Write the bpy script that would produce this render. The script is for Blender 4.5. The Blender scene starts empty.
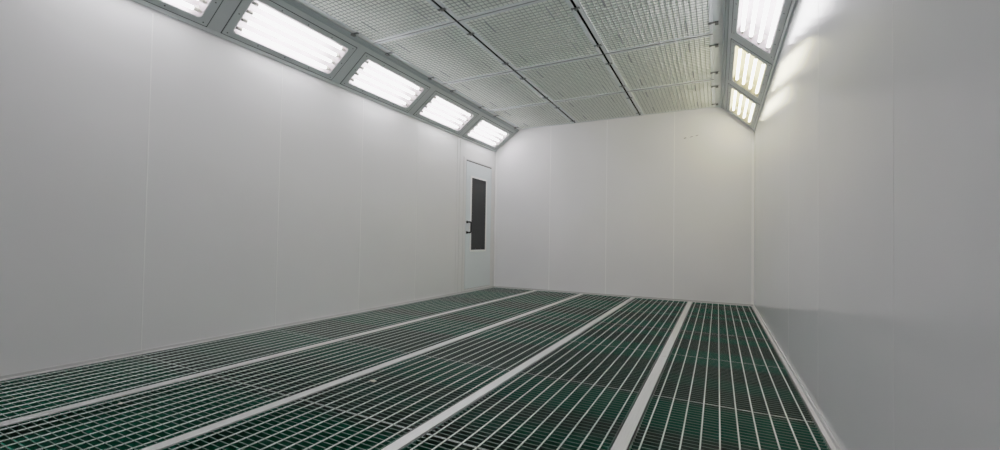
import bpy, bmesh, math, random
from mathutils import Vector, Matrix
random.seed(4)
scene = bpy.context.scene
COL = scene.collection

# ------------------------------------------------------------------ measures
XL, XR = -3.572, 0.442          # side walls
YF, YB = -0.56, 6.869           # front wall (behind the camera), back wall
ZC = 2.795                      # underside of the filter ceiling
ZTOP = 2.845
ZPIT = -0.085
COVE_L = ((XL, 2.449), (-3.116, ZC))
COVE_R = ((XR, 2.408), (0.034, ZC))
LIGHT_Y = [6.25, 5.02, 3.79, 2.56, 1.335]

# ------------------------------------------------------------------ materials
def mat(name, base=(.5,.5,.5), rough=.5, metal=0., noise=0., nscale=8., bump=0., bscale=120., spec=.5, stretch=None):
    m = bpy.data.materials.new(name); m.use_nodes = True
    nt = m.node_tree; b = nt.nodes['Principled BSDF']
    b.inputs['Base Color'].default_value = (*base, 1)
    b.inputs['Roughness'].default_value = rough
    b.inputs['Metallic'].default_value = metal
    b.inputs['Specular IOR Level'].default_value = spec
    tc = nt.nodes.new('ShaderNodeTexCoord')
    src = tc.outputs['Object']
    if stretch:
        mp = nt.nodes.new('ShaderNodeMapping'); mp.inputs['Scale'].default_value = stretch
        nt.links.new(src, mp.inputs['Vector']); src = mp.outputs['Vector']
    if noise:
        n = nt.nodes.new('ShaderNodeTexNoise'); n.inputs['Scale'].default_value = nscale
        n.inputs['Detail'].default_value = 4
        nt.links.new(src, n.inputs['Vector'])
        r = nt.nodes.new('ShaderNodeMapRange')
        r.inputs['From Min'].default_value = .3; r.inputs['From Max'].default_value = .7
        r.inputs['To Min'].default_value = 1 - noise; r.inputs['To Max'].default_value = 1 + noise
        nt.links.new(n.outputs['Fac'], r.inputs['Value'])
        v = nt.nodes.new('ShaderNodeVectorMath'); v.operation = 'SCALE'
        v.inputs[0].default_value = base
        nt.links.new(r.outputs['Result'], v.inputs['Scale'])
        nt.links.new(v.outputs['Vector'], b.inputs['Base Color'])
    if bump:
        n2 = nt.nodes.new('ShaderNodeTexNoise'); n2.inputs['Scale'].default_value = bscale
        nt.links.new(src, n2.inputs['Vector'])
        bp = nt.nodes.new('ShaderNodeBump'); bp.inputs['Strength'].default_value = bump
        bp.inputs['Distance'].default_value = .002
        nt.links.new(n2.outputs['Fac'], bp.inputs['Height'])
        nt.links.new(bp.outputs['Normal'], b.inputs['Normal'])
    return m

def emis(name, color, strength):
    m = bpy.data.materials.new(name); m.use_nodes = True
    nt = m.node_tree; nt.nodes.clear()
    e = nt.nodes.new('ShaderNodeEmission'); o = nt.nodes.new('ShaderNodeOutputMaterial')
    e.inputs['Color'].default_value = (*color, 1); e.inputs['Strength'].default_value = strength
    nt.links.new(e.outputs[0], o.inputs['Surface'])
    return m

def pane_mat(name):
    m = bpy.data.materials.new(name); m.use_nodes = True
    nt = m.node_tree; nt.nodes.clear()
    t = nt.nodes.new('ShaderNodeBsdfTransparent'); t.inputs['Color'].default_value = (.96, .97, .96, 1)
    g = nt.nodes.new('ShaderNodeBsdfGlossy'); g.inputs['Roughness'].default_value = .03
    lw = nt.nodes.new('ShaderNodeLayerWeight'); lw.inputs['Blend'].default_value = .5
    pw = nt.nodes.new('ShaderNodeMath'); pw.operation = 'POWER'; pw.inputs[1].default_value = 5
    nt.links.new(lw.outputs['Facing'], pw.inputs[0])
    f = nt.nodes.new('ShaderNodeMapRange'); f.inputs['To Min'].default_value = .04; f.inputs['To Max'].default_value = .8
    nt.links.new(pw.outputs[0], f.inputs['Value'])
    mx = nt.nodes.new('ShaderNodeMixShader'); o = nt.nodes.new('ShaderNodeOutputMaterial')
    nt.links.new(f.outputs[0], mx.inputs[0]); nt.links.new(t.outputs[0], mx.inputs[1]); nt.links.new(g.outputs[0], mx.inputs[2])
    nt.links.new(mx.outputs[0], o.inputs['Surface'])
    return m

TUBE = 26.0/6
M = {
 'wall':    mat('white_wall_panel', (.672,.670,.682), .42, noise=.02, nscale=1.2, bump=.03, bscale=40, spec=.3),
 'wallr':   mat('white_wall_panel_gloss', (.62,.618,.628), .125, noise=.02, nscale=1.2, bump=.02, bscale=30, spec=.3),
 'seamr':   mat('wall_seam_dull', (.675,.668,.672), .2),
 'seam':    mat('wall_seam_sealant', (.79,.79,.79), .4),
 'trimw':   mat('white_trim', (.43,.43,.43), .35, noise=.03, nscale=6),
 'cove':    mat('grey_cove_sheet', (.40,.435,.445), .45, noise=.04, nscale=5),
 'fframe':  mat('grey_light_frame', (.40,.435,.445), .42, noise=.04, nscale=7),
 'cedge':   mat('grey_cove_edge', (.26,.30,.31), .42),
 'gap_shade':  mat('painted_gap_shade', (.03,.032,.035), .7),  # dark colour standing in for shadow along gaps
 'house':   mat('white_reflector', (.60,.54,.57), .5),
 'housey':  mat('lamp_tint_reflector', (.42,.38,.235), .5),  # warm lamp glow put into the tray colour
 'rim':     mat('white_rim', (.8,.8,.79), .4),
 'screw':   mat('dark_screw', (.06,.06,.065), .4, metal=.5),
 'socket':  mat('dark_lampholder', (.05,.05,.055), .5),
 'cap':     mat('tube_cap', (.62,.60,.54), .45),
 'pane':    pane_mat('clear_lamp_glass'),
 'tubew':   emis('tube_glow_cool', (.985,.965,1.0), TUBE),
 'tubey':   emis('tube_glow_warm', (1.0,.91,.66), TUBE),
 'fmesh':   mat('ceiling_wire_mesh', (.27,.285,.275), .5),
 'pframe':  mat('ceiling_panel_frame', (.60,.63,.65), .42, noise=.03, nscale=4),
 'media':   mat('ceiling_filter_media', (.95,.96,.90), .9, noise=.03, nscale=5, bump=.06, bscale=60),
 'stiff':   mat('ceiling_joint_strip', (.010,.013,.017), .6),
 'tab':     mat('ceiling_stiffener_tab', (.24,.25,.26), .5),
 'rail':    mat('black_ceiling_rail', (.002,.002,.0025), .8, spec=.05),
 'clip':    mat('dark_clip', (.07,.075,.075), .4, metal=.4),
 'door':    mat('pale_blue_white_door', (.64,.69,.73), .35, noise=.02, nscale=2),
 'dframe':  mat('white_window_trim', (.9,.9,.9), .35),
 'dglass':  mat('dark_door_glass', (.007,.0075,.008), .15, spec=.15),
 'black':   mat('black_handle', (.002,.002,.002), .55, spec=.08),
 'strip':   mat('grey_floor_strip', (.60,.61,.60), .38, metal=.4, noise=.07, nscale=12, stretch=(14,.6,1)),
 'beam':    mat('dark_beam', (.045,.042,.042), .6),
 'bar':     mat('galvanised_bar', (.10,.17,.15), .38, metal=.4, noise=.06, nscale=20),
 'bartop':  mat('galvanised_bar_top', (.085,.155,.125), .45, metal=.3),
 'rod':     mat('galvanised_rod', (.47,.55,.505), .42, metal=.35, noise=.05, nscale=20),
 'mat':     mat('green_filter_mat', (.001,.40,.235), .95, noise=.25, nscale=14, bump=.6, bscale=160),
 'pit':     mat('pit_floor', (.02,.02,.02), .9, noise=.1, nscale=6),
 'scuff':   mat('scuff_grey', (.11,.11,.11), .7),
 'crumb':   mat('pale_scrap', (.55,.52,.44), .8),
}

def paint_bar_bands(m):          # moire bands and green mat reflection painted into the bar colour
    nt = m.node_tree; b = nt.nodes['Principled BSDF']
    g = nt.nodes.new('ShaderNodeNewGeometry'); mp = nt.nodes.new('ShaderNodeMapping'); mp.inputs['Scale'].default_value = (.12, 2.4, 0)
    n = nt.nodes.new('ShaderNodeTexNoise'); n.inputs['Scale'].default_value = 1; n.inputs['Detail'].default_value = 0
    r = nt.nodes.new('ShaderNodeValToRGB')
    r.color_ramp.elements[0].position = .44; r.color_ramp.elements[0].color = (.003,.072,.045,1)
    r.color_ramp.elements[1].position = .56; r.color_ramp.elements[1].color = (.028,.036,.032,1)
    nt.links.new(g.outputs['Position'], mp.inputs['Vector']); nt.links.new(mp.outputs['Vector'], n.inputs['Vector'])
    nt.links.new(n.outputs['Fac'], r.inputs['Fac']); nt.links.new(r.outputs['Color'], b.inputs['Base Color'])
paint_bar_bands(M['bar'])

# ------------------------------------------------------------------ helpers
class MB:
    """collects faces, builds ONE mesh"""
    def __init__(s): s.v = []; s.f = []; s.m = []
    def add(s, vs, fs, mi=0):
        k = len(s.v); s.v += [tuple(v) for v in vs]
        for f in fs: s.f.append([k+i for i in f]); s.m.append(mi)
    def box(s, x0,x1,y0,y1,z0,z1, mi=0):
        s.add([(x0,y0,z0),(x1,y0,z0),(x1,y1,z0),(x0,y1,z0),(x0,y0,z1),(x1,y0,z1),(x1,y1,z1),(x0,y1,z1)],
              [(0,3,2,1),(4,5,6,7),(0,1,5,4),(1,2,6,5),(2,3,7,6),(3,0,4,7)], mi)
    def loops(s, loops, cap0=True, cap1=True, mi=0):
        n = len(loops[0]); vs = [p for l in loops for p in l]; fs = []
        for a in range(len(loops)-1):
            for i in range(n):
                j = (i+1) % n
                fs.append((a*n+i, a*n+j, (a+1)*n+j, (a+1)*n+i))
        if cap0: fs.append(tuple(reversed(range(n))))
        if cap1: fs.append(tuple((len(loops)-1)*n + i for i in range(n)))
        s.add(vs, fs, mi)
    def tube(s, pts, r, n=10, mi=0):
        pts = [Vector(p) for p in pts]; L = []
        for i, p in enumerate(pts):
            d = (pts[min(i+1,len(pts)-1)] - pts[max(i-1,0)]).normalized()
            a = d.orthogonal().normalized() if i == 0 else (pa - d*pa.dot(d)).normalized()
            pa = a; b = d.cross(a)
            L.append([p + (a*math.cos(t)+b*math.sin(t))*r for t in [2*math.pi*k/n for k in range(n)]])
        s.loops(L, mi=mi)
    def extrude(s, prof, y0, y1, mi=0):      # closed (x,z) profile run along Y
        s.loops([[(x,y0,z) for x,z in prof], [(x,y1,z) for x,z in prof]], mi=mi)
    def mesh(s, name, mats, smooth=False, bevel=0):
        me = bpy.data.meshes.new(name); me.from_pydata(s.v, [], s.f)
        for m in (mats if isinstance(mats,(list,tuple)) else [mats]): me.materials.append(m)
        for p, i in zip(me.polygons, s.m): p.material_index = i
        bm = bmesh.new(); bm.from_mesh(me)
        bmesh.ops.recalc_face_normals(bm, faces=bm.faces)
        if bevel:
            bmesh.ops.bevel(bm, geom=[e for e in bm.edges if len(e.link_faces)==2 and e.calc_face_angle(0) > .5], offset=bevel, segments=2, affect='EDGES', profile=.5)
        bm.to_mesh(me); bm.free()
        if smooth:
            for p in me.polygons: p.use_smooth = True
        me.update(); return me
    def obj(s, name, mats, parent=None, loc=None, **k):
        o = bpy.data.objects.new(name, s.mesh(name, mats, **k)); COL.objects.link(o)
        if parent: o.parent = parent
        if loc: o.location = loc
        return o

def inst(name, me, parent, loc=(0,0,0)):
    o = bpy.data.objects.new(name, me); COL.objects.link(o); o.parent = parent; o.location = loc; return o
def empty(name, loc=(0,0,0)):
    o = bpy.data.objects.new(name, None); o.empty_display_size = .1; COL.objects.link(o); o.location = loc; return o
def tag(o, label, cat, group=None):
    o['label'] = label; o['category'] = cat
    if group: o['group'] = group
    return o
def structure(o): o['kind'] = 'structure'; return o
def copy_tree(o, parent=None):
    c = o.copy(); COL.objects.link(c); c.parent = parent
    for ch in list(o.children): copy_tree(ch, c)
    return c
def rr(w, h, r, z, n=6, cx=0, cy=0):
    P = []
    for sx, sy, a0 in ((1,1,0),(-1,1,90),(-1,-1,180),(1,-1,270)):
        for k in range(n+1):
            a = math.radians(a0 + 90*k/n)
            P.append((cx + sx*(w/2-r) + r*math.cos(a), cy + sy*(h/2-r) + r*math.sin(a), z))
    return P

# ------------------------------------------------------------------ room shell
b = MB(); b.box(XL-.08, XR+.08, YF-.08, YB+.08, ZPIT-.1, ZPIT); structure(b.obj('floor', M['pit']))
b = MB(); b.box(XL-.08, XR+.08, YF-.08, YB+.08, ZTOP, ZTOP+.08); structure(b.obj('ceiling', M['cove']))

def side_wall(name, x, out, seams):
    b = MB(); b.box(min(x,x+out*.06), max(x,x+out*.06), YF, YB, ZPIT, ZTOP)
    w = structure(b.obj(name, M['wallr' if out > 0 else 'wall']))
    for y in seams:
        s = MB(); t = .0004 if out > 0 else .0015; s.box(min(x,x-out*t), max(x,x-out*t), y-.0035, y+.0035, .0, 2.41)
        s.obj('seam', M['seamr' if out > 0 else 'seam'], w)
    return w
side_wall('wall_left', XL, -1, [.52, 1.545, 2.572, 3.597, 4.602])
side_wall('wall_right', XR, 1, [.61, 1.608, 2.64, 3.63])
b = MB(); b.box(XL-.06, XR+.06, YB, YB+.06, ZPIT, ZTOP); wb = structure(b.obj('wall_back', M['wall']))
for x in (-2.52, -1.573, -.578):
    s = MB(); s.box(x-.0055, x+.0055, YB-.0015, YB, 0, ZC); s.obj('seam', M['seam'], wb)
for x in (XL+.018, XR-.018):                                            # corner beads
    s = MB(); s.box(x-.014, x+.014, YB-.004, YB, 0, 2.43); s.obj('seam', M['seam'], wb)
b = MB(); b.box(XL-.06, XR+.06, YF-.06, YF, ZPIT, ZTOP); structure(b.obj('wall_front', M['wall']))

# floor-edge angle trims: upright bead + flat flange
def base_trim(name, x, out):
    b = MB()
    b.extrude([(x, ZPIT), (x, .022), (x-out*.007, .022), (x-out*.009, .006), (x-out*.026, .002), (x-out*.026, -.036), (x-out*.022,-.036), (x-out*.022,ZPIT)], YF, YB)
    return structure(b.obj(name, M['trimw']))
base_trim('baseboard_left', XL, -1)
base_trim('baseboard_right', XR, 1)
b = MB(); b.box(XL+.036, XR-.036, YB-.03, YB, ZPIT, .002); b.box(XL+.009, XR-.009, YB-.008, YB, .004, .024)
structure(b.obj('baseboard_back', M['trimw']))

# ------------------------------------------------------------------ light coves
TZ = -.018
FL, FW = .985, .345         # lamp opening: length, width
def cove(name, seg, flip):
    (x0,z0),(x1,z1) = seg
    u = Vector((x1-x0, 0, z1-z0)); W = u.length; u.normalize()
    n = Vector((u.z, 0, -u.x)) if not flip else Vector((-u.z, 0, u.x))
    yv = u.cross(n)
    c0 = .2475
    def pt(y, w, d=0): return Vector((x0, 0, z0)) + u*w + n*d + Vector((0,y,0))
    b = MB()
    def sheet(ya, yb, wa, wb, d=0, t=.004):
        P = [pt(ya,wa,d), pt(yb,wa,d), pt(yb,wb,d), pt(ya,wb,d)]; Q = [p - n*t for p in P]
        b.loops([Q, P])
    lo, hi = c0-FW/2-.008, c0+FW/2+.008
    sheet(YF, YB, .0, lo); sheet(YF, YB, hi, W)
    ys = sorted(LIGHT_Y); e = FL/2+.008; prev = YF
    for y in ys: sheet(prev, y-e, lo, hi); prev = y+e
    sheet(prev, YB, lo, hi)
    # lower lip lying on the wall, upper channel against the ceiling
    sx = 1 if x1 > x0 else -1
    b.extrude([(x0, z0-.014), (x0+sx*.012, z0-.014), (x0+sx*.022, z0+.012), (x0, z0+.006)], YF, YB)
    o = structure(b.obj(name, M['cove']))
    c = MB()
    prof = []
    for w, d in ((W-.052,0),(W-.052,.006),(W-.046,.009),(W-.034,.009),(W-.030,.004),(W-.026,.004),(W-.022,.010),(W-.004,.010),(W,.006),(W,0)):
        p = pt(0, w, d); prof.append((p.x, min(p.z, ZC+.03)))
    c.extrude(prof, YF, YB); c.obj('edge_channel', M['cedge'], o)
    R = Matrix((yv, u, n)).transposed().to_4x4()
    return lambda y: Matrix.Translation(pt(y, c0)) @ R
at_left = cove('trim_1', COVE_L, False)
at_right = cove('trim_2', COVE_R, True)

def make_fixture(tube_mat, dark):
    root = empty('light_fixture')
    h = MB()                                             # open reflector tray with a curled rim
    L = [rr(FL+.016, FW+.016, .03, .0), rr(FL+.004, FW+.004, .028, -.006), rr(FL-.01, FW-.01, .026, -.05), rr(FL-.03, FW-.05, .026, -.098)]
    h.loops(L, cap0=False, cap1=True)
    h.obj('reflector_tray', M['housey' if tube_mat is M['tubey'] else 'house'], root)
    g = MB(); g.loops([rr(FL+.138, FW+.106, .006, .0004), rr(FL+.138, FW+.106, .006, .0015), rr(FL+.03, FW+.03, .03, .0015)], cap0=False, cap1=False)  # wider dark plate that draws the shadow line round the frame
    g.obj('gap_shade', M['gap_shade'], root)
    f = MB()
    f.loops([rr(FL+.122, FW+.090, .008, .0015), rr(FL+.122, FW+.090, .008, .0035), rr(FL+.118, FW+.086, .008, .0045),
             rr(FL+.010, FW+.010, .032, .0045), rr(FL+.004, FW+.004, .03, .0035), rr(FL+.004, FW+.004, .03, -.002)], cap0=False, cap1=False)
    fr = f.obj('frame', M['fframe'], root)
    r = MB(); r.loops([rr(FL+.004, FW+.004, .03, .0038), rr(FL-.010, FW-.010, .028, .0038), rr(FL-.012, FW-.012, .028, .002)], cap0=False, cap1=False)
    r.obj('rim', M['rim'], root)
    sc = MB(); sc.loops([[(.006*math.cos(t), .006*math.sin(t), z) for t in [k*math.pi/4 for k in range(8)]] for z in (.004, .0065)])
    sm = sc.mesh('screw', M['screw'])
    for x in (-.52, -.26, 0, .26, .52):
        for y in (-.194, .194): inst('screw', sm, fr, (x, y, 0))
    for x in (-.523, .523): inst('screw', sm, fr, (x, 0, 0))
    p = MB(); p.add(rr(FL, FW, .03, .0015), [tuple(range(28))]); p.obj('glass_pane', M['pane'], root)
    # four tubes with caps and lampholders
    def ring(x, r, n=14): return [(x, r*math.cos(2*math.pi*k/n), r*math.sin(2*math.pi*k/n)) for k in range(n)]
    t = MB(); t.loops([ring(-.437,.0105), ring(-.432,.0135), ring(.432,.0135), ring(.437,.0105)]); tm = t.mesh('tube', tube_mat, smooth=True)
    c = MB(); c.loops([ring(-.022,.0138), ring(.018,.0142), ring(.022,.0136)]); cm = c.mesh('end_cap', M['cap'], smooth=True)
    s = MB(); s.box(-.006,.004,-.011,.011,-.06,.012); s.box(-.006,.010,-.005,.005,.0,.0115); sk = s.mesh('lampholder', M['socket'], bevel=.002); sk2 = sk.copy(); sk2.materials[0] = M['cap']
    if dark > 0: sk, sk2 = sk2, sk
    for y in (-.129, -.043, .043, .129):
        tb = inst('tube', tm, root, (0, y, TZ))
        inst('end_cap', cm, tb, (-.448,0,0)); inst('end_cap', cm, tb, (.448,0,0))
        inst('lampholder', sk, root, (-.474, y, TZ)); inst('lampholder', sk2, root, (.474, y, TZ))
    return root

FROM_BACK = ['nearest the back wall', 'second from the back wall', 'third from the back wall', 'fourth from the back wall', 'fifth from the back wall', 'sixth from the back wall', 'seventh from the back wall', 'eighth from the back wall']
protos = {'left': make_fixture(M['tubew'], -1), 'right': make_fixture(M['tubew'], 1), 'warm': make_fixture(M['tubey'], 1)}
used = set()
for side, at in (('left', at_left), ('right', at_right)):
    for i, y in enumerate(LIGHT_Y):
        warm = side == 'right' and i < 2
        key = 'warm' if warm else side
        o = copy_tree(protos[key]) if key in used else protos[key]; used.add(key)
        o.matrix_world = at(y)
        tag(o, f"{'warm' if warm else 'bright white'} four-tube light fixture in the {side} wall's grey cove, {FROM_BACK[i]}", 'light fixture', f'light fixtures along the {side} wall')

# ------------------------------------------------------------------ ceiling filter panels, rails, clips
COLS = [(-3.085,-2.101), (-2.076,-1.078), (-1.053,-.050)]
JY = [-.50, .743, 1.98, 3.213, 4.452, 5.690, 6.862]
G = .0066
def panel_meshes(w, l, bl, br, bf, bb, PX=.044):
    f = MB()                                        # frame: four mitred bars with a turned-up inner edge
    z0, z1 = ZC, ZTOP
    def rect(x0,x1,y0,y1,z): return [(x0,y0,z),(x1,y0,z),(x1,y1,z),(x0,y1,z)]
    f.loops([rect(0,w,0,l,z1), rect(0,w,0,l,z0+.003), rect(.003,w-.003,.003,l-.003,z0),
             rect(bl,w-br,bf,l-bb,z0), rect(bl,w-br,bf,l-bb,z0+.012)], cap0=False, cap1=False)
    m = MB()
    nx = max(2, round((w-bl-br)/PX)); ny = max(2, round((l-bf-bb)/PX))
    dx, dy = (w-bl-br)/nx, (l-bf-bb)/ny
    for i in range(1,nx): x = bl+i*dx; m.box(x-.0027,x+.0027,bf,l-bb,z0+.0035,z0+.0055)
    for j in range(1,ny): y = bf+j*dy; m.box(bl,w-br,y-.0027,y+.0027,z0+.0032,z0+.0055)
    d = MB()                                        # quilted media, sagging slightly between its edges
    N = 12; vs=[]; fs=[]
    for j in range(N+1):
        for i in range(N+1):
            s = math.sin(math.pi*i/N)*math.sin(math.pi*j/N)
            vs.append((bl-.004+(w-bl-br+.008)*i/N, bf-.004+(l-bf-bb+.008)*j/N, z0+.0065+.001*s))
    for j in range(N):
        for i in range(N): k=j*(N+1)+i; fs.append((k,k+1,k+N+2,k+N+1))
    d.add(vs, fs)
    s = MB(); s.box(-.006, .006, -.11, .11, z0+.0020, z0+.0031)
    return (f.mesh('frame', M['pframe']), m.mesh('wire_mesh', M['fmesh']), d.mesh('filter_media', M['media'], smooth=True), s.mesh('stiffener', M['tab']))
CNAME = ["against the left light cove", "in the middle column", "against the right light cove"]
for ci, (x0, x1) in enumerate(COLS):
    full = panel_meshes(x1-x0, 1.2365-2*G, .04 if ci==0 else .042, .028 if ci==2 else .036, .032, .032)
    last = panel_meshes(x1-x0, JY[6]-JY[5]-2*G, .04 if ci==0 else .042, .028 if ci==2 else .036, .032, .03)
    for ri in range(6):
        k = 5-ri
        r = empty('ceiling_filter', (x0, JY[ri]+G, 0))
        for nm, me in zip(('frame','wire_mesh','filter_media','stiffener'), last if ri == 5 else full):
            if nm != 'stiffener': inst(nm, me, r)
            else:
                for fx in (.21, .79):
                    for y in (.22, (JY[6]-JY[5] if ri == 5 else 1.2365) - 2*G - .25): inst(nm, me, r, (fx*(x1-x0), y, 0))
        tag(r, f"mesh-covered white ceiling filter panel {CNAME[ci]}, {FROM_BACK[k]}", 'ceiling panel', 'ceiling filter panels')
# clip: two wings and a knuckle, hanging across a rail
def clip_mesh(edge):
    c = MB()
    if not edge:
        c.box(-.030,.030,-.010,.010,ZC-.005,ZC-.001); c.box(-.012,.012,-.016,.016,ZC-.016,ZC-.005)
        c.box(-.036,-.026,-.016,.012,ZC-.010,ZC-.002); c.box(.026,.036,-.012,.016,ZC-.010,ZC-.002)
    else:
        c.box(-.040,.020,-.010,.010,ZC-.005,ZC-.001); c.box(-.002,.022,-.020,.018,ZC-.020,ZC-.005); c.box(-.044,-.026,-.014,.010,ZC-.010,ZC-.003)
    return c.mesh('clip', M['clip'], bevel=.0015)
cm, ce = clip_mesh(False), clip_mesh(True)
cys = []
for j in JY[:-1]: cys += [j+.245, j+1.0]
for x, nm in ((-2.088,'left'), (-1.065,'right')):
    r = empty('ceiling_rail', (x,0,0))
    c = MB(); c.box(-.011,.011,JY[0],JY[-1],ZC+.010,ZTOP); c.box(-.011,-.009,JY[0],JY[-1],ZC+.0015,ZC+.010); c.box(.009,.011,JY[0],JY[-1],ZC+.0015,ZC+.010)
    c.obj('channel', M['rail'], r)
    for y in cys: inst('clip', cm, r, (0,y,0))
    tag(r, f'black ceiling rail with dark clips between filter panels, {nm} one of two', 'rail')
for x, xa, xb, nm, fl in ((-3.100,-3.118,-3.086,'left',-1), (-.030,-.049,.036,'right',1)):
    r = empty('edge_rail', (x,0,0))
    c = MB(); c.box(xa-x, xb-x, JY[0], JY[-1], ZC+.004, ZTOP); c.obj('channel', M['rim' if fl < 0 else 'pframe'], r)
    for y in cys:
        k = inst('clip', ce, r, (0,y,0)); k.scale = (1.25*fl,1.3,1)
    tag(r, f'pale ceiling edge rail with dark clips beside the {nm} light cove', 'rail')
b = MB()
for j in JY[1:-1]: b.box(-3.085,-.05,j-G+.0005,j+G-.0005,ZC+.0008,ZTOP)
jt = b.obj('trim_3', M['stiff']); structure(jt)
b = MB(); b.box(-3.118,.036,JY[-1]-G,YB,ZC+.004,ZTOP); structure(b.obj('trim_4', M['pframe']))

# ------------------------------------------------------------------ floor strips, gratings, mats
SX = [-2.742, -1.941, -1.141, -.349]; SH = .0275
NAMES = ['between the first and second grating columns from the left wall', 'between the second and middle grating columns from the left wall',
         'between the middle and fourth grating columns from the left wall', 'between the fourth and fifth grating columns from the left wall']
def strip(x, y0, y1, label):
    r = empty('floor_strip', (x,0,0))
    t = MB(); t.box(-SH,SH,y0,y1,-.006,.003); t.obj('cover_plate', M['strip'], r, bevel=.0015)
    w = MB(); w.box(-.02,.02,y0,y1,ZPIT,-.006); w.box(-.05,-.02,y0,y1,-.044,-.037); w.box(.02,.05,y0,y1,-.044,-.037)
    w.obj('support_beam', M['beam'], r)
    tag(r, label, 'floor strip', 'grey floor strips')
for i in range(3): strip(SX[i], YF, YB-.031, f'grey steel floor strip {NAMES[i]}')
strip(SX[3], 3.402, YB-.031, f'far length of grey floor strip {NAMES[3]}')
strip(SX[3], YF, 3.398, f'near length of grey floor strip {NAMES[3]}')

GC = [(XL+.031, SX[0]-SH-.008)] + [(SX[i]+SH+.008, SX[i+1]-SH-.008) for i in range(3)] + [(SX[3]+SH+.008, XR-.031)]
def grating_meshes(w, l):
    fr = MB()                                      # banding all round
    fr.box(0,.004,0,l,-.036,0); fr.box(w-.004,w,0,l,-.036,0)
    fr.box(.004,w-.004,0,.003,-.036,0); fr.m[-5] = 1; fr.box(.004,w-.004,l-.003,l,-.036,0); fr.m[-5] = 1
    bb = MB(); n = max(2, round(l/.0333))
    for j in range(1, n): y = l*j/n; bb.box(.004,w-.004,y-.0018,y+.0018,-.034,0); bb.m[-5] = 1
    rd = MB(); nr = round(w/.0752); d = w/nr
    for i in range(nr):
        x = d*(i+.5); rd.loops([[(x-.0029,y,-.002),(x+.0029,y,-.002),(x+.0029,y,.0004),(x+.0014,y,.0014),(x-.0014,y,.0014),(x-.0029,y,.0004)] for y in (.0,l)])
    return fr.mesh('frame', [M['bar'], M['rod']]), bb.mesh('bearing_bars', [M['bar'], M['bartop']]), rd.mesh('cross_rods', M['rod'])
GN = ['along the left wall', 'second from the left wall', 'mid-floor', 'second from the right wall', 'along the right wall']
RN = ['touching the back wall', 'second from the back wall', 'third from the back wall', 'fourth from the back wall', 'fifth from the back wall', 'sixth from the back wall', 'seventh from the back wall', 'eighth from the back wall']
for ci, (x0, x1) in enumerate(GC):
    full = grating_meshes(x1-x0, .996); last = grating_meshes(x1-x0, YB-.032-6.522)
    for k in range(8):
        y = -.478 + k
        o = empty('floor_grating', (x0, y+.002, 0))
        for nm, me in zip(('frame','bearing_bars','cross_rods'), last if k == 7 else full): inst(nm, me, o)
        tag(o, f'steel grating, column {GN[ci]}, {RN[7-k]}', 'floor grating', 'floor gratings')
    b = MB(); a0 = x0 + (.05 if ci else .005); a1 = x1-.03
    N = 40; vs=[]; fs=[]
    for j in range(N+1):
        y = YF+.01 + (YB-.05-YF)*j/N
        for i, x in enumerate((a0, a0+.25*(a1-a0), a0+.5*(a1-a0), a0+.75*(a1-a0), a1)):
            vs.append((x, y, ZPIT+.036+random.uniform(-.004,.004)))
    for j in range(N):
        for i in range(4): q=j*5+i; fs.append((q,q+1,q+6,q+5))
    b.add(vs, fs)
    b.box(a0,a1,YF+.01,YB-.04,ZPIT+.0005,ZPIT+.030)
    tag(b.obj('filter_mat', M['mat'], smooth=False), f'dark green filter mat beneath the grating column {GN[ci]}', 'filter mat', 'green filter mats')

# crumbs lying on the gratings
def crumb(x, y, s, label):
    bm = bmesh.new(); bmesh.ops.create_icosphere(bm, subdivisions=2, radius=s)
    for v in bm.verts: v.co.x *= 1.5*(1+random.uniform(-.25,.25)); v.co.y *= (1+random.uniform(-.2,.2)); v.co.z = v.co.z*.4*(1+random.uniform(-.3,.3)) + s*.4
    me = bpy.data.meshes.new('paint_chip'); bm.to_mesh(me); bm.free(); me.materials.append(M['crumb'])
    o = bpy.data.objects.new('paint_chip', me); COL.objects.link(o); o.location = (x,y,.001); tag(o, label, 'debris')
crumb(-1.768, 1.909, .014, 'small pale paint chip on the middle grating column beside a steel strip')
crumb(-2.583, 1.039, .009, 'tiny pale paint chip on the second grating column from the left wall')

# scuffs high on the back wall
for x, z, w, h, nm in ((-.434,2.392,.034,.016,'lowest and leftmost'), (-.348,2.403,.045,.010,'middle, flattest'), (-.276,2.414,.036,.011,'topmost and rightmost')):
    s = MB(); s.loops([[(x+w/2*math.cos(t)*q, y, z+h/2*math.sin(t)*q + .25*w/2*math.cos(t)*q) for t in [k*math.pi/8 for k in range(16)]] for y, q in ((YB,1),(YB-.0012,.85))])
    tag(s.obj('scuff_mark', M['scuff']), f'{nm} of three small grey scuffs high on the back wall', 'mark', 'scuffs on the back wall')

# ------------------------------------------------------------------ door in the left wall
D = structure(empty('door_1', (XL, 0, 0)))
y0, y1, z0, z1 = 5.853, 6.706, .055, 2.103
fb = MB()                                            # jambs and head with a stepped edge
fb.box(.0005,.012,5.775,y0-.006,.024,2.16); fb.box(.0005,.012,y1+.006,6.835,.024,2.16); fb.box(.0005,.012,y0-.006,y1+.006,z1+.022,2.16); fb.box(.0005,.012,y0-.006,y1+.006,.024,z0-.005)
fb.box(.0005,.006,5.665,5.775,.024,2.41); fb.box(.0005,.004,5.588,5.660,.024,2.41)
fb.obj('door_frame', M['wall'], D, bevel=.0015)
k = MB(); k.box(.0005,.002,y0-.006,y1+.006,z0-.005,z1+.022); k.obj('door_gap_shade', M['gap_shade'], D)  # dark sheet standing in for the shade in the door gap
lf = MB(); lf.box(.002,.013,y0,y1,z0,z1); leaf = lf.obj('door_leaf', M['door'], D, bevel=.002)
def rect(ya,yb,za,zb,x): return [(x,ya,za),(x,yb,za),(x,yb,zb),(x,ya,zb)]
wy0,wy1,wz0,wz1 = 6.012, 6.503, .677, 1.858
wt = MB(); q=.026
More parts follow.
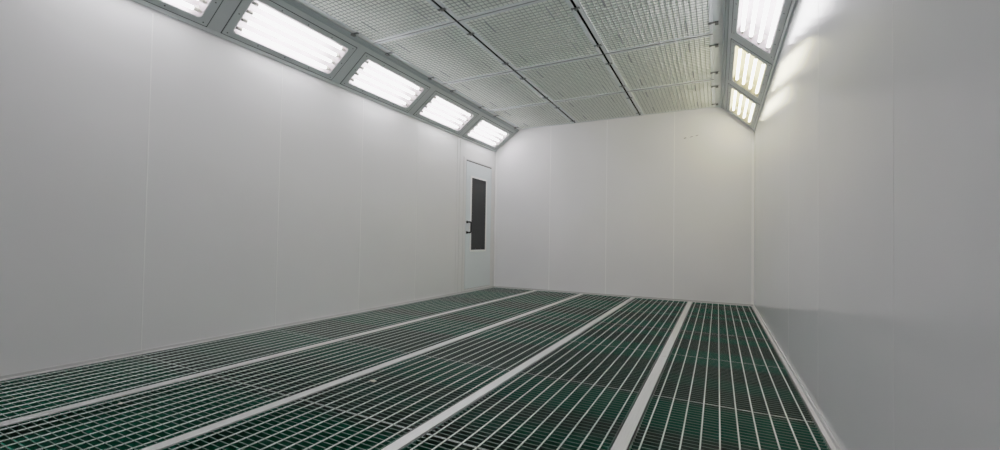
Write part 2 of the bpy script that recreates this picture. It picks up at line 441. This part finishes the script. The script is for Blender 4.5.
wt.loops([rect(wy0-q,wy1+q,wz0-q,wz1+q,.013), rect(wy0-q,wy1+q,wz0-q,wz1+q,.019), rect(wy0-q+.003,wy1+q-.003,wz0-q+.003,wz1+q-.003,.022), rect(wy0+.002,wy1-.002,wz0+.002,wz1-.002,.022), rect(wy0,wy1,wz0,wz1,.0135)], cap0=False, cap1=False)
wt.obj('window_trim', M['dframe'], leaf)
wp = MB(); wp.box(.013,.0145,wy0,wy1,wz0,wz1); wp.obj('window_pane', M['dglass'], leaf)
hd = MB()
ha, hb, hy, hx = .958, 1.125, 5.885, .095
hd.tube([(.013,hy,ha),(hx-.02,hy,ha),(hx-.006,hy,ha+.006),(hx,hy,ha+.02),(hx,hy,hb-.02),(hx-.006,hy,hb-.006),(hx-.02,hy,hb),(.013,hy,hb)], .014, 12)
for z in (ha, hb): hd.tube([(.013,hy,z),(.026,hy,z)], .022, 16); hd.tube([(.026,hy,z),(.045,hy,z)], .014, 16)
hd.obj('door_handle', M['black'], leaf)

# ------------------------------------------------------------------ camera
cam = bpy.data.cameras.new('camera'); co = bpy.data.objects.new('camera', cam); COL.objects.link(co)
a = Vector((0.88637535, 0.46264393, 0.01730108)); up = Vector((-0.00495263,-0.02789238,0.99959866)); d = Vector((-0.46294082,0.8861053,0.02243182))
mw = Matrix((a, up, -d)).transposed().to_4x4(); mw.translation = (0,0,.83)
co.matrix_world = mw
cam.sensor_width = 36; cam.lens = 15.4633; cam.shift_x = .00656; cam.shift_y = .00629; cam.clip_start = .02
scene.camera = co

w = bpy.data.worlds.new('world'); scene.world = w; w.use_nodes = True
w.node_tree.nodes['Background'].inputs['Color'].default_value = (.02,.02,.02,1)
scene.view_settings.view_transform = 'Standard'
scene.view_settings.look = 'None'
scene.view_settings.exposure = 2.22
scene.view_settings.gamma = 1.3
# soft highlight shoulder, like the phone camera's
vs = scene.view_settings; vs.use_curve_mapping = True
cmap = vs.curve_mapping; cmap.extend = 'HORIZONTAL'
cc = cmap.curves[3]
cc.points[0].location = (0, 0); cc.points[1].location = (1, .196)
for x, y in ((.06, .06), (.10, .086), (.2, .125), (.4, .158), (.7, .180)): cc.points.new(x, y)
for p in cc.points: p.handle_type = 'VECTOR'
cmap.update()
scene.cycles.max_bounces = 12; scene.cycles.diffuse_bounces = 7; scene.cycles.glossy_bounces = 6
scene.cycles.transparent_max_bounces = 12
scene.cycles.blur_glossy = 0.5
scene.cycles.use_denoising = True
